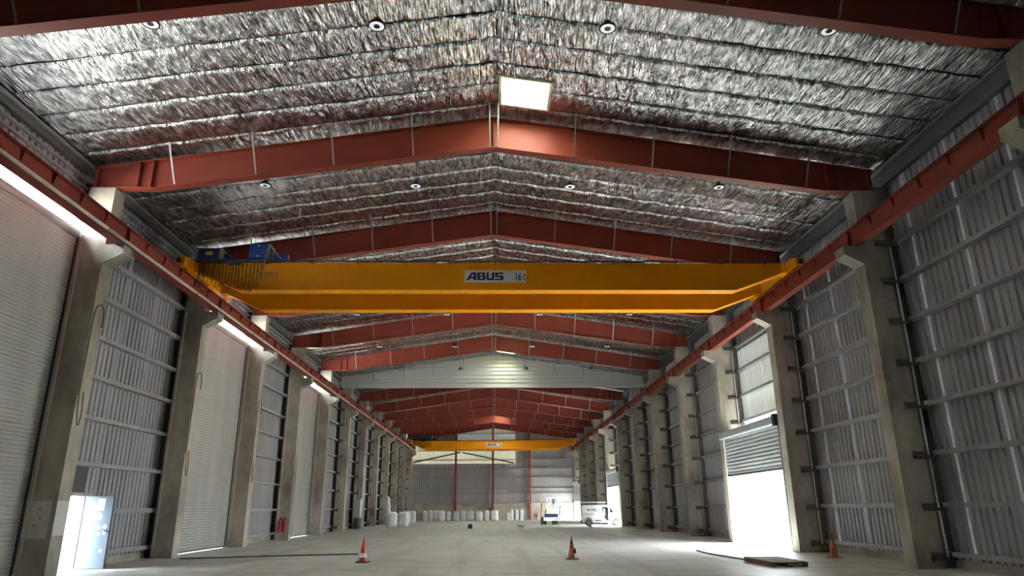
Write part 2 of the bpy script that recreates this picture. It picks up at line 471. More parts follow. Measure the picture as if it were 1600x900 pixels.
# bulkhead across the hall at the sixth frame
bw = MB(); YB = F(6) - .12; zb, p = 10.82, .31
def wat(z): return min(12.1, (ROOF0 - z + .12)/SLOPE)
z = zb
while z < ROOF0 - .05:
    z1 = min(z + p, ROOF0)
    for za, zb2, ya, yb in ((z, z+p*.62, 0, 0), (z+p*.62, z+p*.68, 0, .09), (z+p*.68, z+p*.94, .09, .09), (z+p*.94, z1, .09, 0)):
        if za >= ROOF0+.1: continue
        a, b = wat(za), max(.02, wat(min(zb2, ROOF0+.1)))
        bw.add([(-a, YB+ya, za), (a, YB+ya, za), (b, YB+yb, zb2), (-b, YB+yb, zb2)], [(0,1,2,3)])
    z = z1
bk = bw.build('wall_bulkhead', m_bulk); struct(bk, 'silver ribbed bulkhead closing the roof gable halfway down the hall', 'wall')
bk.modifiers.new('solid', 'SOLIDIFY').thickness = .02
bx('bottom_trim', m_bulk, bk, -12.0, 12.0, YB-.06, YB+.12, 10.72, 10.83)
for i, x in enumerate((-9.6, -7.2, -4.85, -2.5, -.15, .15, 2.45, 4.85, 7.2, 9.55)):
    zt = roofz(x)-.05; MB().bar((x, YB-.12, zt), (x, YB-.03, zt-.75), .05).build('hanger', m_galv, bk)

# ------------------------------------------------------------------ concrete columns
def column_meshes(sgn):
    b = MB()   # sgn = +1: outwards is +x
    S = sgn
    pf = [(0,0),(.75*S,0),(.75*S,10.78),(0,10.78),(0,8.97),(-.55*S,8.97),(-.55*S,8.70),(0,8.40)]
    if S < 0: pf = pf[::-1]
    b.prism(pf, 0, .55, 'y')
    c = MB().box(*sorted((S*.42, S*1.02)), -.13, 0, -.09, -.01)
    c.box(*sorted((S*.42, S*1.02)), -.02, 0, -.01, .1)
    return b.mesh('shaft', m_conc), c.mesh('girt_cleat', m_cleat)
CM = {s: column_meshes(s) for s in (-1, 1)}
cols = {}
for s, side, X in ((-1, 'left', XL), (1, 'right', XR)):
    for k in range(K0, K1+1):
        c = empty('concrete_column', (X, F(k), 0)); cols[(s, k)] = c
        if k < 1:
            lb = 'concrete column with crane corbel on the %s, %s' % (side, 'just beyond the frame edge' if k == 0 else 'beside the camera')
        else:
            lb = 'concrete column with crane corbel, %s fully visible on the %s side from the camera' % (ORD[k], side)
        tag(c, lb, 'column', 'concrete crane columns')
        link('shaft', CM[s][0], c)
        for z in GIRTZ[:-1]:
            if k in ((3, 8) if s > 0 else ()) and z < 5: continue
            if s < 0 and (k in DOORS_L or k-1 in DOORS_L): continue
            link('girt_cleat', CM[s][1], c, (0, 0, z))
        if s < 0 and k-1 in DOORS_L: pass

# ------------------------------------------------------------------ red roof rafters
def rafter_half(S, xend):
    r = {}
    zt = lambda x: 13.27 - .152*x
    zb_ = lambda x: 12.24 - .142*x
    xb = (12.24-10.79)/.142
    web = [(0, zb_(0)), (xb, 10.79), (xend, 10.79), (xend, zt(xend)), (0, zt(0))]
    mir = lambda P: [(S*x, z) for x, z in (P if S > 0 else P[::-1])]
    r['web'] = MB().prism(mir(web), .14, .16, 'y').mesh('web', m_red)
    r['bottom_flange'] = MB().prism(mir([(0, zb_(0)-.02), (xb, 10.78), (xb, 10.80), (0, zb_(0)+.004)]), 0, .30, 'y').mesh('bottom_flange', m_red)
    r['top_flange'] = MB().prism(mir([(0, zt(0)), (xend, zt(xend)), (xend, zt(xend)+.02), (0, zt(0)+.02)]), 0, .30, 'y').mesh('top_flange', m_red)
    st = MB()
    for x in (xb+.06, xb+.45, xend-.15): st.box(*sorted((S*x, S*(x+.03))), .01, .29, 10.80, zt(x)-.01)
    st.box(*sorted((S*(xb), S*xend)), 0, .30, 10.785, 10.81)
    r['end_stiffener'] = st.mesh('end_stiffener', m_red)
    return r
RH = {1: rafter_half(1, XR+.75), -1: rafter_half(-1, -XL+.75)}
rod_x = (.11, 2.47, 4.87, 7.18, 9.56)
RODS = {}
for s in (-1, 1):
    for x in rod_x:
        zb_ = 12.24 - .142*x; RODS[(s, x)] = MB().bar((s*x, .0, zb_+.02), (s*(x+.03), -.62, roofz(x)-.02), .045, .02).mesh('fly_brace', m_galv)
ridge_plate = MB().box(-.02, .02, .0, .30, 12.25, 13.27).mesh('ridge_plate', m_red)
for k in range(K0, K1+1):
    r = empty('roof_rafter', (0, F(k), 0))
    lb = {-1: 'red steel roof rafter directly above the camera', 0: 'red steel roof rafter cut by the top edge of the picture',
          1: 'nearest fully visible red steel rafter, beside the near skylight', 2: 'red steel rafter just above and before the near yellow crane',
          3: 'red steel rafter mostly hidden behind the near yellow crane', 6: 'red steel rafter hidden behind the silver bulkhead',
          12: 'last red steel rafter against the far gable'}.get(k, 'red steel roof rafter, %s %s' % (
          (ORD[k-3], 'below the near yellow crane, before the bulkhead') if k < 6 else (ORD[k-6], 'beyond the silver bulkhead')))
    tag(r, lb, 'rafter', 'red roof rafters')
    for s in (-1, 1):
        for nm, me in RH[s].items(): link(nm, me, r)
        if k != 6:
            for x in rod_x: link('fly_brace', RODS[(s, x)], r)
    link('ridge_plate', ridge_plate, r)

# ------------------------------------------------------------------ crane runway beams
def runway(s, x0, side):
    t = empty('crane_runway_beam', (x0, Y_FRONT, 8.97)); tag(t, 'long red steel crane runway beam on the %s corbels' % side, 'crane rail', 'crane runway beams')
    w = .26
    for k in range(KW, 12):
        ya = (Y_FRONT if k == KW else F(k)+.27) - Y_FRONT; yb = F(k+1)+.27 - Y_FRONT
        if k == 11: yb = 99.2 - 1.3 - Y_FRONT
        b = MB(); X = lambda a, c: sorted((s*a, s*c))
        b.box(*X(0, w), ya, yb-.01, 0, .025); b.box(*X(0, w), ya, yb-.01, .575, .60); b.box(*X(w/2-.008, w/2+.008), ya, yb-.01, .025, .575)
        b.build('beam_segment', m_red, t)
    b = MB().box(*sorted((s*(w/2-.03), s*(w/2+.03))), 0, 97.9-Y_FRONT, .60, .66); b.build('crane_rail', m_dark, t)
    a = w/2-.01
    gm = MB().prism([(s*q, z) for q, z in ((.02, .574), (a, .574), (a, .30), (a-.03, .30))], -.012, .012, 'y').mesh('gusset', m_red)
    sm = MB().box(*sorted((s*.01, s*a)), -.012, .012, .03, .574).mesh('stiffener', m_red)
    yy = F(-2)+.27
    n = 0
    while yy < 97.6:
        if yy > Y_FRONT: link('stiffener' if n % 6 == 0 else 'gusset', sm if n % 6 == 0 else gm, t, (0, yy-Y_FRONT, 0))
        yy += BAY/6; n += 1
    return t
rw_r = runway(1, 10.72, 'right'); rw_l = runway(-1, -10.74, 'left')
cd = empty('power_conduit', (-10.69, Y_FRONT, 9.05)); tag(cd, 'cream conductor pipe running along the left crane runway beam', 'pipe')
for i in range(3, 20):
    MB().tube([(0, i*5.95+.005, 0), (0, i*5.95+5.93, 0)], .05, 10).build('pipe_length', m_pipe, cd, smooth=True)
    MB().tube([(0, i*5.95-.05, 0), (0, i*5.95+.05, 0)], .058, 10).build('joint_clip', m_galv, cd)

# ------------------------------------------------------------------ roller shutter doors
def curtain(y0, y1, z0, z1, pitch, depth, m, name='curtain'):
    b = MB(); z = z0; v = []
    while z < z1 - 1e-4:
        for dz, d in ((0, 0), (.25, depth*.8), (.5, depth), (.75, depth*.8)): v.append((z+dz*pitch, d))
        z += pitch
    v.append((z1, 0))
    vs = [(-d, y0, zz) for zz, d in v] + [(-d, y1, zz) for zz, d in v]; n = len(v)
    return b.add(vs, [(i, i+n, i+1+n, i+1) for i in range(n-1)])
door_n = 0
for k in DOORS_L:
    door_n += 1
    d = empty('door_%d' % door_n, (-12.08, F(k), 0))
    struct(d, {0: 'tall grey roller shutter at the left edge', 2: 'tall closed grey roller shutter between second and third left columns', 4: 'tall closed grey roller shutter between fourth and fifth left columns'}[k], 'door')
    c = curtain(.38, BAY+.17, .06, 9.22, .105, -.022, None).build('curtain', m_shut, d); c['kind'] = 'stuff'
    bx('bottom_bar', m_dark, d, -.03, .03, .42, BAY-.02, .02, .07)
    MB().lathe([(.13, .6), (.13, BAY-.12)], (0, 0, 9.25), 16, 'y').build('roll', m_shut, d, smooth=True)
    for y in (.56, BAY-.10): bx('guide_rail', m_dark, d, -.05, .05, y, y+.08, 0, 9.3)
for k in DOORS_R:
    door_n += 1
    d = empty('door_%d' % door_n, (10.99, F(k), 0)); zb2 = {2: 2.95, 7: 3.45, 11: 2.4}[k]
    struct(d, {2: 'half raised roller shutter on the right with bright daylight below', 7: 'half raised roller shutter beside the white van', 11: 'half raised roller shutter at the far right end'}[k], 'door')
    c = curtain(.6, BAY-.02, zb2, 4.62, .155, .035, None).build('curtain', m_shut_b, d); c['kind'] = 'stuff'
    bx('bottom_bar', m_dark, d, -.04, .04, .6, BAY-.02, zb2-.05, zb2+.02)
    bx('head_box', m_shut_b, d, -.14, .40, .75, BAY+.32, 4.62, 4.95, bevel=.05)
    bx('motor_cover', m_dark, d, -.18, .36, .56, .76, 4.55, 5.0)
    bx('guide_rail', m_girt, d, -.04, .05, .56, .64, 0, 4.6); bx('guide_rail', m_white, d, -.06, .06, BAY-.1, BAY-.01, 0, 4.6)

# personnel door (left, first bay)
door_n += 1
pd = empty('door_%d' % door_n, (-12.12, 20.7, 0)); struct(pd, 'open steel personnel door beside the nearest left column', 'door')
for y in (-.06, .92): bx('jamb', m_girt, pd, -.2, .06, y, y+.06, 0, 2.06)
bx('head', m_girt, pd, -.2, .06, -.06, .98, 2.02, 2.1)
bx('side_panel', m_clad, pd, -.2, -.16, .98, 1.55, 0, 2.1)
bx('side_panel', m_clad, pd, -.2, -.16, -1.6, -.06, 0, 2.1)
bx('dark_panel', m_dark, pd, -.02, .03, .1, .75, 2.12, 2.85)
lf = bx('leaf', m_steel, pd, .02, .86, .90, .945, .02, 2.02)
for x, z, r in ((.28, 1.82, .05), (.35, 1.7, .04), (.5, 1.45, .10), (.16, 1.12, .05), (.38, 1.14, .055), (.55, 1.14, .05), (.72, 1.16, .06), (.38, .95, .06), (.56, .95, .055), (.72, .98, .05), (.22, .45, .05), (.70, .5, .05)):
    MB().lathe([(r, 0), (r, .004)], (x, .896, z), 16, 'y').build('round_sticker', m_white, lf)
bx('sticker', m_sign, lf, .40, .62, .895, .9, 1.62, 1.95)
bx('handle', m_dark, lf, .74, .82, .85, .9, 1.02, 1.06)
bx('edge_seal', m_black, lf, .0, .02, .885, .95, .02, 2.02)
bx('edge_seal', m_black, lf, .86, .872, .885, .95, .02, 2.02)

# white painted patch on the nearest left column
pt = bx('painted_patch', m_pal, cols[(-1, 1)], -.75, -.13, -.006, 0, .94, 1.86)
bx('painted_patch', m_pal, cols[(-1, 1)], -.001, .006, 0, .5, 1.0, 1.86)
for x, z in ((-.40, 1.66), (-.36, 1.42), (-.49, 1.25)): bx('mark', m_black, pt, x-.03, x+.03, -.009, -.006, z-.012, z+.012)

# ------------------------------------------------------------------ travelling cranes
def text_mesh(s, size, m, shear=0, offset=0, ext=.004, sx=1):
    c = bpy.data.curves.new('lettering', 'FONT'); c.body = s; c.size = size; c.shear = shear; c.offset = offset; c.extrude = ext
    c.align_x = 'LEFT'
    o = bpy.data.objects.new('lettering', c); COL.objects.link(o)
    dg = bpy.context.evaluated_depsgraph_get(); me = bpy.data.meshes.new_from_object(o.evaluated_get(dg))
    bpy.data.objects.remove(o); me.name = 'lettering'; me.materials.clear(); me.materials.append(m)
    xs = [v.co.x for v in me.vertices]; ys = [v.co.y for v in me.vertices]
    return me, min(xs), max(xs), min(ys), max(ys)
def place_text(s, parent, x0, x1, z0, z1, y, m, shear=0, offset=0):
    me, a, b, c, d = text_mesh(s, 1, m, shear, offset)
    for v in me.vertices:
        X = x0 + (v.co.x-a)/(b-a)*(x1-x0); Z = z0 + (v.co.y-c)/(d-c)*(z1-z0); v.co = (X, y - v.co.z*.5, Z)
    return link('lettering', me, parent)
def crane(Y, which, detail):
    t = empty('overhead_crane', (0, Y, 9.57)); tag(t, 'yellow double girder overhead travelling crane, %s' % which, 'crane')
    zb, zt = -.55, .47
    def girder(yo):
        pf = [(-10.55, .14), (-10.2, .0), (-9.05, zb+.02), (8.75, zb+.02), (10.2, .0), (10.55, .14), (10.55, zt-.02), (-10.55, zt-.02)]
        g = MB().prism(pf, yo+.05, yo+.42, 'y').build('girder', m_yellow, t)
        MB().prism([(-10.55, .12), (-10.2, -.02), (-9.05, zb), (8.75, zb), (10.2, -.02), (10.55, .12), (10.55, .14), (10.2, 0), (8.75, zb+.022), (-9.05, zb+.022), (-10.2, 0), (-10.55, .14)], yo, yo+.47, 'y').build('bottom_flange', m_yellow, g)
        bx('top_flange', m_yellow, g, -10.55, 10.55, yo, yo+.47, zt-.02, zt)
        bx('trolley_rail', m_dark, g, -10.4, 10.4, yo+.2, yo+.27, zt, zt+.06)
        for x in (-5.53, 5.36):
            bx('splice_plate', m_yellow, g, x-.06, x+.06, yo-.012, yo+.05, zb+.02, zt-.02)
            for q in range(8): MB().lathe([(.018, -.03), (.018, -.012)], (x, yo, zb+.1+q*.115), 8, 'y').build('bolt', m_yellow, g)
        return g
    ga = girder(0); gb = girder(2.55)
    for s in (-1, 1):
        xc = s*10.87
        e = MB().prism([(-.75, .10), (3.75, .10), (3.75, .42), (3.4, .52), (-.4, .52), (-.75, .42)], xc-.16, xc+.16, 'x').build('end_carriage', m_yellow, t)
        for yw in (-.35, 3.35): MB().lathe([(.1, -.06), (.19, -.06), (.19, .06), (.1, .06)], (xc, yw, .24), 16, 'x').build('wheel', m_dark, e)
        bx('buffer', m_black, e, xc-.06, xc+.06, -.9, -.75, .2, .34)
        for yo in (.0, 2.55): bx('end_plate', m_yellow, e, *sorted((s*10.5, s*10.72)), yo, yo+.47, .12, zt)
    # sign
    sg = bx('name_sign', m_sign, t, -1.05, 1.16, .025, .048, -.26, .20)
    H0, H1 = -.175, .115; hh = H1-H0
    def stroke(nm, polys, x0, w):
        b = MB()
        for P in polys: b.prism([(x0+u*w, H0+v*hh) for u, v in P], .016, .024, 'y')
        b.build('letter_'+nm, m_ink, sg)
    Q = lambda u0, u1, v0, v1: [(u0, v0), (u1, v0), (u1, v1), (u0, v1)]
    stroke('a', [[(0, 0), (.26, 0), (.72, 1), (.5, 1)], Q(.70, 1, 0, 1), [(.5, 1), (.5, .78), (.72, .78), (.72, 1)], Q(.30, .72, .22, .42)], -.99, .36)
    stroke('b', [Q(0, .3, 0, 1), Q(.3, .92, 0, .2), Q(.3, .9, .41, .59), Q(.3, .9, .8, 1), Q(.7, 1, .06, .48), Q(.68, .96, .52, .94)], -.60, .30)
    stroke('u', [Q(0, .3, .1, 1), Q(.7, 1, .1, 1), Q(.06, .94, 0, .24)], -.27, .28)
    stroke('s', [Q(.06, 1, .8, 1), Q(0, .32, .48, .94), Q(.05, .95, .40, .60), Q(.68, 1, .06, .52), Q(0, .94, 0, .2)], .04, .30)
    place_text('16', sg, .79, 1.0, -.19, .11, .022, m_ink, 0, .012); place_text('t', sg, 1.06, 1.14, -.18, .10, .022, m_ink, 0, .012)
    if detail:
        place_text('O-SERVE', ga, -8.42, -7.72, .02, .14, .048, m_dark)
        bx('underline', m_dark, ga, -8.42, -7.72, .046, .05, -.05, -.03)
    # festoon track along the girder top with brackets
    tr = bx('cable_track', m_dark, t, -10.4, 10.4, -.10, -.06, zt+.02, zt+.06)
    x = -9.8
    while x < 10.3:
        bx('track_bracket', m_dark, t, x-.015, x+.015, -.12, .05, zt-.05, zt+.14); x += 1.64
    r2 = random.Random(3)
    n = 22 if detail else 9
    for i in range(n):
        x = -10.45 + 2.1*(i/(n-1))**1.35; w = .045 + .03*r2.random(); h = .75 + .4*r2.random()
        pts = [(x + w*(-cos(pi*q/10))*1.0 + .02*sin(q*2.1+i), -.08 - .02*r2.random(), zt - h*sin(pi*q/10)**.5) for q in range(11)]
        MB().tube(pts, .009 if detail else .02, 6).build('festoon_cable', m_black, t, smooth=True)
    # hoist trolley: its own thing riding on the girders
    h = empty('hoist_trolley', (-9.2, Y, 9.57+zt+.06)); tag(h, 'blue electric hoist trolley at the left end of the %s' % ('near crane' if detail else 'far crane'), 'hoist')
    bx('frame_beam', m_navy, h, -1.55, 1.6, .1, .24, .0, .12); bx('frame_beam', m_navy, h, -1.55, 1.6, 2.7, 2.85, .0, .12)
    bx('frame_beam', m_navy, h, -1.5, -1.35, .24, 2.7, .0, .14); bx('frame_beam', m_navy, h, 1.4, 1.55, .24, 2.7, .0, .14)
    g = bx('gearbox', m_navy, h, -1.5, -.75, .15, .9, .12, .55)
    bx('label_plate', m_label, g, -1.22, -.98, .14, .15, .28, .42)
    bx('side_plate', m_galv, g, -1.60, -1.52, .13, .92, .1, .57); bx('side_plate', m_galv, g, -.74, -.68, .13, .92, .1, .57)
    MB().lathe([(.16, -.66), (.16, -.5), (.12, -.44)], (0, .5, .32), 14, 'x').build('motor', m_navy, g)
    b = bx('control_box', m_blue, h, .32, 1.02, .12, .7, .16, .72, bevel=.02)
    for z in (.24, .64): MB().lathe([(.03, -.015), (.03, 0)], (.66, .12, z), 10, 'y').build('bolt', m_white, b)
    bx('side_plate', m_galv, b, 1.02, 1.07, .12, .7, .1, .72)
    mo = MB().lathe([(.12, 1.15), (.17, 1.2), (.17, 1.6), (.12, 1.68)], (0, .45, .3), 16, 'x').build('motor', m_blue, h)
    for q in range(5): MB().lathe([(.2, 1.24+q*.075), (.2, 1.26+q*.075)], (0, .45, .3), 16, 'x').build('fin', m_blue, mo)
    MB().lathe([(.22, -.7), (.22, 1.3)], (0, 1.5, .28), 20, 'x').build('rope_drum', m_dark, h, smooth=True)
    MB().bar((1.05, .05, .68), (.98, -.15, -.42), .05, .02).build('tow_arm', m_galv, h)
    MB().bar((1.05, .1, .66), (1.55, .14, .1), .03).build('stay', m_galv, h)
    bx('current_collector', m_dark, h, -.3, .15, -.12, -.03, -.16, -.05)
crane(23.4, 'the near one marked 16 t', True)
crane(92.2, 'the far one before the gable', False)

# ------------------------------------------------------------------ high bay lamps
def lamp_meshes():
    a = MB().lathe([(.03, .20), (.08, .19), (.10, .08), (.19, .05), (.195, 0), (.165, -.005), (.165, .02)], n=24, caps=False).mesh('housing', m_black, True)
    b = MB().lathe([(.165, .006), (.07, .002)], n=24, caps=False).mesh('lens_ring', m_lens, True)
    c = MB().lathe([(.072, .02), (.072, -.008), (.0005, -.01)], n=16, caps=False).mesh('sensor', m_black)
    d = MB().tube([(.03*cos(q*pi/6), 0, .22+.03*sin(q*pi/6)) for q in range(7)], .01, 6).mesh('hook', m_black)
    return a, b, c, d
LM = lamp_meshes()
for r in range(11):
    y = 13.0 + 8.08*r
    for x, pos in ((-7.67, 'far left'), (-2.64, 'left of ridge'), (2.58, 'right of ridge'), (7.67, 'far right')):
        t = empty('high_bay_lamp', (x, y, 11.95))
        tag(t, 'round pale-ringed high bay lamp, %s row from the camera, %s' % (ORD[r+1], pos), 'lamp', 'high bay lamps')
        for nm, me in zip(('housing', 'lens_ring', 'sensor', 'hook'), LM): link(nm, me, t)
        MB().tube([(0, 0, .25), (0, 0, roofz(x)-11.95-.04)], .007, 5).build('cable', m_black, t)

# ------------------------------------------------------------------ things on the floor
def cone(x, y, label, kind):
    t = empty('traffic_cone', (x, y, 0)); tag(t, label, 'traffic cone', 'traffic cones')
    h = .73
    if kind == 'clean':
        MB().prism([(-.2,-.16),(-.16,-.2),(.16,-.2),(.2,-.16),(.2,.16),(.16,.2),(-.16,.2),(-.2,.16)], 0, .04, 'z').build('base', m_black, t)
        bands = [(.04, .15, m_conered), (.15, .28, m_white), (.28, .42, m_conered), (.42, .56, m_orange), (.56, .71, m_conered)]
    else:
        MB().prism([(-.2,-.16),(-.16,-.2),(.16,-.2),(.2,-.16),(.2,.16),(.16,.2),(-.16,.2),(-.2,.16)], 0, .04, 'z').build('base', m_dirtyc, t)
        bands = [(.04, .19, m_dirtyc), (.19, .34, m_orange if kind == 'dirty' else m_dirtyc), (.34, .46, m_dirtyc if kind == 'dirty' else m_orange), (.46, .58, m_black if kind == 'dirty' else m_dirtyc), (.58, .71, m_dirtyc)]
    R = lambda z: .135 - .155*(z-.04)/.9
    for a, b, m in bands: MB().lathe([(R(a), a), (R(b), b)], n=20, caps=True).build('band', m, t)
    MB().lathe([(R(.71), .71), (R(.71)*.8, .73), (.005, .735)], n=16).build('tip', m, t)
    if kind == 'dirty':
        MB().prism([(.02,.2),(.13,.19),(.10,.36),(.05,.30)], -.10, -.02, 'y').build('torn_flap', m_black, t)
cone(-4.1, 23.2, 'red and white traffic cone with black base, on the left of the floor', 'clean')
cone(2.53, 23.7, 'dirty orange traffic cone with torn dark sleeve, mid floor', 'dirty')
cone(10.81, 23.1, 'grimy traffic cone in the shade by the right wall', 'grimy')
cone(8.1, 60.5, 'tiny dark traffic cone in front of the white van', 'grimy')
bpy.data.objects[[o.name for o in bpy.data.objects if o.name.startswith('traffic_cone')][-1]].scale = (.75, .75, .62)

pl = empty('wooden_pallet', (7.6, 20.0, 0)); tag(pl, 'low brown wooden pallet on the floor at lower right', 'pallet')
for x in (0, .44, .88): bx('runner', m_wood, pl, x, x+.12, 0, 2.15, 0, .10)
for i in range(14): bx('deck_board', m_wood, pl, -.01, 1.01, i*.154, i*.154+.145, .10, .13 + .004*(i % 3))
bx('deck_board', m_white, pl, .45, .85, -.02, 0, .05, .075)

def cable(name, pts, r, label, m=None):
    b = MB(); P = []
    pts = [Vector(p) for p in pts]
    for i in range(len(pts)-1):
        p0 = pts[max(i-1,0)]; p1 = pts[i]; p2 = pts[i+1]; p3 = pts[min(i+2,len(pts)-1)]
        for q in range(8):
            t = q/8; P.append(.5*((2*p1)+(p2-p0)*t+(2*p0-5*p1+4*p2-p3)*t*t+(3*p1-p0-3*p2+p3)*t**3))
    P.append(pts[-1])
    b.tube(P, r, 6); return tag(b.build(name, m or m_black, None, True), label, 'cable')
cable('floor_cable', [(-10.8, 25.6, .02), (-9, 26.2, .02), (-6.6, 26.9, .02), (-5.0, 27.3, .02)], .022, 'dark cable lying on the floor at left near the second column')
cable('floor_cable', [(7.65, 27.5, .02), (7.55, 25.4, .02), (7.68, 23.6, .02), (7.8, 22.25, .02)], .022, 'black cable on the floor leading to the wooden pallet')
def column_cable(k, label, za, zb, zc):
    x = XL+.02; y = F(k)
    cable('column_cable', [(x, y+.02, za), (x+.01, y+.03, (za+zc)/2), (x+.01, y+.06, zc-.25), (x+.03, y+.25, zc), (x+.03, y+.45, zc-.12), (x+.02, y+.5, zc-.6)], .014, label)
    cable('column_cable', [(x, y+.05, za+.02), (x+.05, y+.02, za-.5), (x+.04, y+.15, za-.8), (x+.03, y+.25, za-.5), (x+.02, y+.2, za+.1)], .012, label.replace('cable', 'hanging cable loop', 1))
column_cable(1, 'black cable running up the nearest left column', 4.6, 5, 7.2)
column_cable(2, 'black cable running up the second left column', 3.6, 5, 6.6)
column_cable(3, 'black cable running up the third left column', 3.6, 5, 6.6)

def extinguisher(x, y, z, label, group=None):
    t = empty('fire_extinguisher', (x, y, z)); tag(t, label, 'fire extinguisher', group)
    MB().lathe([(.02, 0), (.085, .02), (.09, .06), (.09, .52), (.07, .6), (.03, .65)], n=18).build('cylinder', m_ext, t, True)
    MB().lathe([(.03, .65), (.03, .72)], n=10).build('valve', m_black, t)
    bx('lever', m_black, t, -.02, .1, -.015, .015, .70, .75)
    MB().tube([(0, -.03, .7), (-.1, -.05, .66), (-.11, -.06, .4), (-.1, -.05, .15)], .015, 6).build('hose', m_black, t, True)
    bx('bracket', m_dark, t, -.06, .06, .085, .11, .3, .4)
extinguisher(-11.74, F(4)-.11, .42, 'left one of two red fire extinguishers on the fourth left column', 'extinguishers on fourth left column')
extinguisher(-11.50, F(4)-.11, .42, 'right one of two red fire extinguishers on the fourth left column', 'extinguishers on fourth left column')
extinguisher(-2.2, Y_BACK-.4, .15, 'small red fire extinguisher at the far gable beside the white bags')
extinguisher(5.9, Y_BACK-.4, .15, 'red fire extinguisher at the far gable behind the lift')

cb = empty('electrical_cabinet', (-11.55, F(7)-.75, .9)); tag(cb, 'pale grey electrical cabinet on a stand at the seventh left column', 'cabinet')
bx('body', m_shut, cb, -.3, .3, 0, .55, 0, 1.5); bx('door', m_white, cb, .3, .32, .02, .53, .02, 1.48)
bx('stand', m_dark, cb, -.2, .2, .1, .45, -.9, 0); bx('conduit', m_dark, cb, -.03, .03, .22, .28, 1.5, 2.3)
rb = empty('hose_box', (-11.47, F(8)-.22, .9)); tag(rb, 'red-brown box on the eighth left column', 'box')
bx('body', m_rust, rb, -.2, .2, 0, .2, 0, .8); bx('door', m_rust, rb, -.18, .18, -.02, 0, .03, .77)
tag(MB().box(-2.1, -1.75, 59.3, 59.6, 0, .28).box(-2.05, -1.8, 59.34, 59.56, .28, .36).box(-2.0, -1.85, 59.28, 59.3, .08, .2).build('tool_case', m_dark, bevel=.02), 'small dark case standing alone on the mid floor', 'case')
st = MB(); st.bar((2.2, 66, .05), (2.55, 62.5, .05), .12, .1); tag(st.build('timber_batten', m_wood), 'short dark batten lying on the far floor', 'batten')

# white bags and wrapped bundles
def bag_mesh(seed, w, d, h):
    b = MB(); n = 16; v = []; f = []; L = 9
    for i in range(L):
        t = i/(L-1); z = h*t
        sc = 1 - .10*abs(2*t-1)**4 - (.25 if i == L-1 else 0) - (.05 if i == 0 else 0)
        for k in range(n):
            a = 2*pi*k/n; ca, sa = cos(a), sin(a)
            r = 1/((abs(ca)**4 + abs(sa)**4)**.25)
            q = 1 + .10*noise.noise((ca*1.5+seed, sa*1.5, t*2.5+seed*2))
            v.append((ca*r*w/2*sc*q, sa*r*d/2*sc*q, z + (.06*noise.noise((ca*2, sa*2, seed)) if i > L-3 else 0)))
    for i in range(L-1):
        for k in range(n): k2 = (k+1) % n; f.append((i*n+k, i*n+k2, (i+1)*n+k2, (i+1)*n+k))
    f += [tuple(range(n-1,-1,-1)), tuple(range((L-1)*n, L*n))]
    b.add(v, f); return b.mesh('bag', m_bag, True)
BG = [bag_mesh(s, .92, .85, 1.28) for s in (1, 2, 3)] + [bag_mesh(9, .6, .6, 1.3)]
bags = [(-9.6, 69.0, 0), (-8.6, 69.3, 1), (-9.55, 77.0, 2), (-9.7, 80.2, 0), (-9.5, 84.0, 1), (-10.0, 88.0, 2),
        (-9.05, 95.6, 3), (-8.35, 95.8, 3), (-6.9, 95.6, 0), (-5.95, 95.9, 3), (-4.95, 95.9, 2), (-4.05, 95.7, 3), (-3.1, 95.8, 1),
        (-2.4, 96.9, 3), (-1.95, 95.4, 0), (-.92, 95.7, 3), (.08, 95.8, 2), (-7.7, 96.6, 1)]
bags.sort(key=lambda b: (b[1] > 90, b[0] if b[1] > 90 else b[1]))
far_i = 0
for i, (x, y, v) in enumerate(bags):
    o = link('bulk_bag', BG[v], None, (x, y, 0)); o.rotation_euler = (0, 0, rnd.uniform(-.3, .3)); o.scale = (rnd.uniform(.92, 1.08), 1, rnd.uniform(.92, 1.08))
    if y < 90: lb = 'white bulk bag beside the left columns, %s in the row from the camera' % ORD[i+1]
    else:
        far_i += 1; lb = 'white bulk bag against the far wall, %s from the left' % ORD[far_i]
    tag(o, lb, 'bag', 'white bulk bags')
b = MB().prism([(-.3,0),(.35,0),(.15,1.2),(-.05,2.75),(-.28,2.7)], -.25, .25, 'y'); b2 = b.build('wrapped_sheet', m_bag, None, loc=(-10.15, 70.3, 0), bevel=.08)
tag(b2, 'tall white wrapped sheet leaning at the ninth left column', 'wrapped sheet')
tag(MB().box(-10.0, -9.7, 78.3, 78.9, 0, 1.15).box(-10.02, -9.68, 78.28, 78.92, .5, .56).build('cardboard_bundle', m_brown, bevel=.03), 'brown cardboard bundle among the white bags', 'bundle')
for i, (x, w, h, m) in enumerate(((2.0, .42, .95, m_bag), (2.45, .3, 1.35, m_bag), (2.8, .12, 1.3, m_green), (3.1, .4, 1.4, m_bag), (3.4, .1, 1.3, m_green), (3.72, .42, 1.35, m_bag))):
    o = MB().prism([(-w/2+.03, 0), (w/2-.03, 0), (w/2, .06), (w/2, h-.06), (w/2-.04, h), (-w/2+.04, h), (-w/2, h-.06), (-w/2, .06)], -.25, .25, 'y').build('wrapped_bundle', m, None, loc=(x, 96.3, 0), bevel=.03)
    tag(o, ('white' if m is m_bag else 'dark green') + ' upright wrapped bundle at the far wall, %s of six from the left' % ORD[i+1], 'bundle', 'upright bundles at the far wall')

tag(MB().tube([(-7.2, 23.6, 11.92), (-7.2, 23.6, roofz(7.2)-.06)], .04, 8).build('drop_pipe', m_galv), 'short grey pipe hanging from the foil roof left of the near crane', 'pipe')
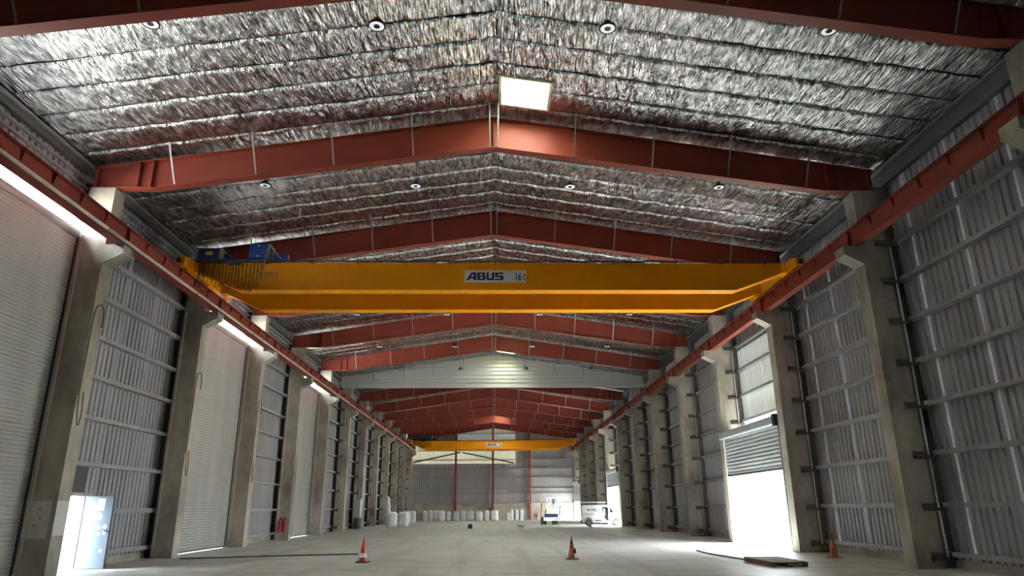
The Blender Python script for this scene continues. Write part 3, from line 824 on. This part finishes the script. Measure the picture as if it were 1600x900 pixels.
# white van
vn = empty('van', (7.75, 63.6, 0), radians(-5)); tag(vn, 'white panel van with roof rack by the right side door', 'van')
vn.scale = (.84, .9, .97)
W = 1.78
prof = [(.02,.32),(0,.75),(.06,1.72),(.16,1.84),(2.55,1.86),(2.95,1.78),(3.45,1.20),(4.05,1.06),(4.30,.86),(4.36,.5),(4.33,.30)]
MB().prism(prof[::-1], 0, W, 'y').build('body', m_vanw, vn, bevel=.06)
bx('rear_bumper', m_black, vn, -.10, .08, .05, W-.05, .30, .55, bevel=.03)
bx('front_bumper', m_black, vn, 4.28, 4.42, .1, W-.1, .28, .5, bevel=.03)
for xw in (.72, 3.55):
    for yw, e in ((-.02, -1), (W-.2, 1)):
        wl = MB().lathe([(.2, 0), (.31, .02), (.325, .06), (.325, .16), (.31, .2), (.2, .22)], (xw, yw, .325), 24, 'y').build('wheel', m_rubber, vn, True)
        MB().lathe([(.03, -.012), (.1, .005), (.2, -.004), (.205, .02)], (xw, yw, .325), 20, 'y').build('rim', m_rim, wl)
        ar = MB(); ar.tube([(xw+.40*cos(a), yw+.02, .33+.40*sin(a)) for a in [pi*q/12 for q in range(13)]], .035, 6); ar.build('wheel_arch', m_black, wl)
op = MB().prism([(2.16,1.62),(2.55,1.66),(2.78,1.60),(2.80,.48),(2.70,.44),(2.45,.62),(2.28,.95)], -.012, .02, 'y').build('dark_gap_panel', m_glass, vn)  # dark panel on the uncut body stands for the unlit interior
MB().prism([(2.30,1.5),(2.45,1.55),(2.48,1.0),(2.36,.85),(2.28,1.05)], -.03, -.012, 'y').build('seat', m_white, op)
MB().prism([(2.98,1.60),(3.36,1.20),(2.98,1.20)], -.008, .02, 'y').build('front_side_window', m_glass, vn)
MB().prism([(3.0,1.74),(3.46,1.22),(3.44,1.20),(2.97,1.72)], .12, W-.12, 'y').build('windscreen', m_glass, vn)
bx('side_rail', m_black, vn, .08, 1.25, -.01, .02, 1.02, 1.05)
bx('step_trim', m_dark, vn, 1.35, 2.05, -.012, .02, .44, .54)
bx('door_seam', m_dark, vn, 1.86, 1.89, -.006, .02, 1.15, 1.5)
rk = bx('roof_rack', m_white, vn, -.1, 2.6, .15, .20, 2.02, 2.12); bx('rack_rail', m_white, rk, -.1, 2.6, W-.2, W-.15, 2.02, 2.12)
for q in range(6): bx('rack_bar', m_galv, rk, -.05+q*.5, .0+q*.5, .15, W-.15, 2.0, 2.04)
for q in (0, 2.3):
    for yy in (.16, W-.2): bx('rack_foot', m_galv, rk, q+.1, q+.16, yy, yy+.04, 1.83, 2.02)
MB().lathe([(.10, 0), (.10, .006)], (.72, -.012, 1.42), 14, 'y').build('round_emblem', m_green, vn)
place_text('GEBIS', vn, .95, 1.62, 1.34, 1.52, -.008, m_ink, 0, .01)
bx('small_lettering', m_dark, vn, 1.38, 1.62, -.008, .0, 1.24, 1.27)
bx('tail_lamp', m_ext, vn, -.02, .05, .02, .14, .95, 1.5)
bx('mirror', m_black, vn, 3.05, 3.15, -.18, 0, 1.15, 1.32, bevel=.02)

# aerial work platform
lf = empty('aerial_lift', (4.55, 70.2, 0)); tag(lf, 'white and tan aerial work lift parked by the far right end', 'lift')
ch = bx('chassis', m_navy, lf, .35, 1.75, .2, 2.6, .45, 1.0, bevel=.05)
bx('bumper', m_white, ch, .3, 1.9, 0, .18, .38, .68); 
for x in (1.45, 1.72): bx('reflector', m_ext, ch, x, x+.12, -.015, 0, .46, .6)
for x in (.02, .35, 1.15, 1.45):
    MB().lathe([(.15, 0), (.36, .03), (.36, .25), (.15, .28)], (x, .7 if x > .1 else .1, .36), 18, 'x').build('wheel', m_rubber, lf)
MB().prism([(.0,.7),(.35,.65),(.42,1.2),(.62,1.75),(.5,2.1),(.15,2.0),(.1,1.4)], .05, 1.2, 'y').build('turret', m_tan, lf, bevel=.05)
MB().bar((.5, .6, 1.7), (.55, 2.4, 1.1), .25, .3).build('boom', m_tan, lf)
MB().bar((.2, .5, 1.9), (.75, .3, 1.25), .12, .16).build('boom_link', m_white, lf)
bk2 = bx('basket_floor', m_white, lf, .7, 2.05, .1, 1.0, 1.36, 1.46)
for z in (1.95, 2.5):
    for y in (.1, .97): bx('guard_rail', m_white, bk2, .7, 2.05, y, y+.04, z, z+.05)
    for x in (.7, 2.01): bx('guard_rail', m_white, bk2, x, x+.04, .1, 1.0, z, z+.05)
for x in (.7, 1.0, 1.35, 1.7, 2.01):
    for y in (.1, .97): bx('guard_post', m_white, bk2, x, x+.04, y, y+.04, 1.46, 2.5)
bx('control_panel', m_shut_b, bk2, .95, 1.85, .14, .18, 1.5, 2.35); bx('gate_panel', m_dark, bk2, 1.2, 1.4, .1, .14, 1.9, 2.4)
MB().prism([(1.9,.9),(2.15,.9),(2.2,1.5),(2.05,1.8),(1.95,1.6)], .2, 1.2, 'y').build('side_cover', m_vanw, lf, bevel=.04)
